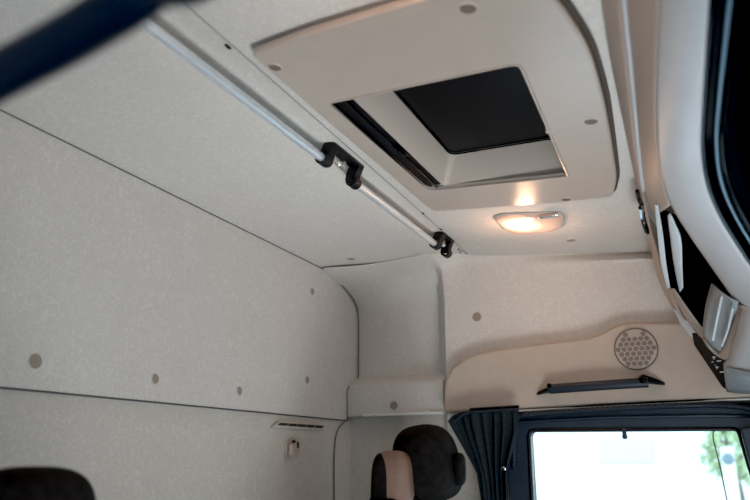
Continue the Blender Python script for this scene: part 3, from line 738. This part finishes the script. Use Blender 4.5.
# ================================================================== OUTSIDE
GZ = -1.1
bm = BM(); loft(bm, [[Vector((x, y, GZ)) for y in (-60, 0, 60, 120)] for x in (-90, 0, 90)]); struct('ground', bm, M['ground'], smooth=False)
hall = thing('warehouse', Vector((-6, 26, GZ)), 'long pale warehouse seen through the passenger window', 'building')
bm = BM(); box(bm, Vector((-12, 30, 1.35)), (26, 10, 4.9)); link('wall', bm, M['hall'], hall, smooth=False)
bm = BM(); box(bm, Vector((-12, 29.9, 3.9)), (26.4, 10.6, .25)); link('roof_edge', bm, M['white_trim'], hall, smooth=False)
for k in range(5): bm = BM(); box(bm, Vector((-21+k*4.5, 24.98, 2.1)), (1.6, .1, .7)); link('window', bm, M['hallwin'], hall, smooth=False)
def tree(px, Y, hh, r, label):
    b = onY(px, 470, Y); base = Vector((b.x, Y, GZ))
    t = thing('tree', base, label, 'tree', 'trees in the yard')
    bm = BM(); tube(bm, smooth_path([base, base+Vector((.1, 0, hh*.3)), base+Vector((-.05, .1, hh*.6)), base+Vector((0, 0, hh*.9))], 4), .12, 10, rf=lambda u: .14*(1-.8*u))
    for k in range(6):
        a_ = k*1.05; st = base+Vector((0, 0, hh*(.4+.07*k))); tube(bm, [st, st+Vector((math.cos(a_)*r*.4, math.sin(a_)*r*.4, r*.35)), st+Vector((math.cos(a_)*r*.75, math.sin(a_)*r*.75, r*.5))], .04, 6)
    link('trunk', bm, M['bark'], t)
    bm = BM()
    for k in range(1500):
        a_ = random.uniform(0, 2*math.pi); u = random.uniform(-1, 1); rad = r*random.uniform(.45, 1)**.5*(1+.18*math.sin(3*a_+5*u)); s_ = math.sqrt(1-u*u)
        c_ = base+Vector((math.cos(a_)*s_*rad, math.sin(a_)*s_*rad, hh*.56+u*rad*1.5)); d_ = Vector((random.gauss(0, 1), random.gauss(0, 1), random.gauss(0, 1))).normalized(); e_ = d_.orthogonal().normalized(); l_ = random.uniform(.05, .10)
        bm.faces.new([bm.verts.new(c_-d_*l_), bm.verts.new(c_+e_*l_*.5), bm.verts.new(c_+d_*l_), bm.verts.new(c_-e_*l_*.5)])
    f_ = link('foliage', bm, M['leaf'], t, smooth=False)
tree(733, 21, 5.6, .62, 'leafy green tree behind the white board at the right end of the window')
tree(800, 16, 5.0, .8, 'leafy green tree half hidden by the right pillar of the window')
pb_ = onY(726.5, 447, 15); sg = thing('sign_post', Vector((pb_.x, 15, GZ)), 'white upright board with a blue-grey disc outside, in front of the green tree', 'sign')
bm = BM(); hgt = pb_.z-GZ; box(bm, Vector((pb_.x, 15, GZ+hgt/2)), (.22, .10, hgt)); link('board', bm, M['van'], sg, bevel=.03)
bm = BM(); lathe(bm, [(.10, -.01), (.10, .02), (.085, .025), (0, .025)], Vector((pb_.x, 14.95, onY(726, 459, 15).z)), (0, -1, 0), 24); link('disc', bm, M['vanglass'], sg)
bm = BM(); box(bm, Vector((pb_.x, 15, GZ+.06)), (.6, .5, .12)); link('base', bm, M['ground'], sg, bevel=.02)

# ================================================================== LIGHT
w = bpy.data.worlds.new('World'); S.world = w; w.use_nodes = True; nt = w.node_tree
bg = nt.nodes['Background']; tc = nt.nodes.new('ShaderNodeTexCoord'); sx = nt.nodes.new('ShaderNodeSeparateXYZ'); cr = nt.nodes.new('ShaderNodeValToRGB')
nt.links.new(tc.outputs['Generated'], sx.inputs[0]); nt.links.new(sx.outputs['Z'], cr.inputs[0]); nt.links.new(cr.outputs[0], bg.inputs[0])
cr.color_ramp.elements[0].position = .0; cr.color_ramp.elements[0].color = (.80, .92, .95, 1); cr.color_ramp.elements[1].position = .6; cr.color_ramp.elements[1].color = (.62, .80, 1, 1)
bg.inputs[1].default_value = 3.0
# daylight through the windscreen and the driver's window
def aim(d): return Vector(d).to_track_quat('-Z', 'Y').to_euler()
lamp('windscreen_daylight', 'AREA', Vz(1.0, 1.4, -.5), 2.5, (.93, .96, 1), .5, aim((-.55, 0.1, .8)), 1.6)
lamp('driver_window_daylight', 'AREA', Vz(.35, YN+.08, -.45), 7, (.74, .89, 1), .8, aim((.1, .6, .8)), .4)
lamp('upward_fill', 'AREA', Vz(.15, .68, -1.05), 5.4, (.93, .975, 1), .6, aim((-.60, .64, 1.5)), .6)  # added fill from floor height, brightens the ceiling; no such lamp in the cab
bpy.data.lights['upward_fill'].spread = math.radians(80)
S.view_settings.view_transform = 'Standard'; S.view_settings.look = 'None'; S.view_settings.exposure = 0; S.view_settings.gamma = 1
S.view_settings.use_curve_mapping = True; S.view_settings.curve_mapping.black_level = (.007, .007, .007); S.view_settings.curve_mapping.update()
S.cycles.use_denoising = True
S.cycles.max_bounces = 8; S.cycles.diffuse_bounces = 5; S.cycles.transparent_max_bounces = 8; S.cycles.sample_clamp_indirect = 5
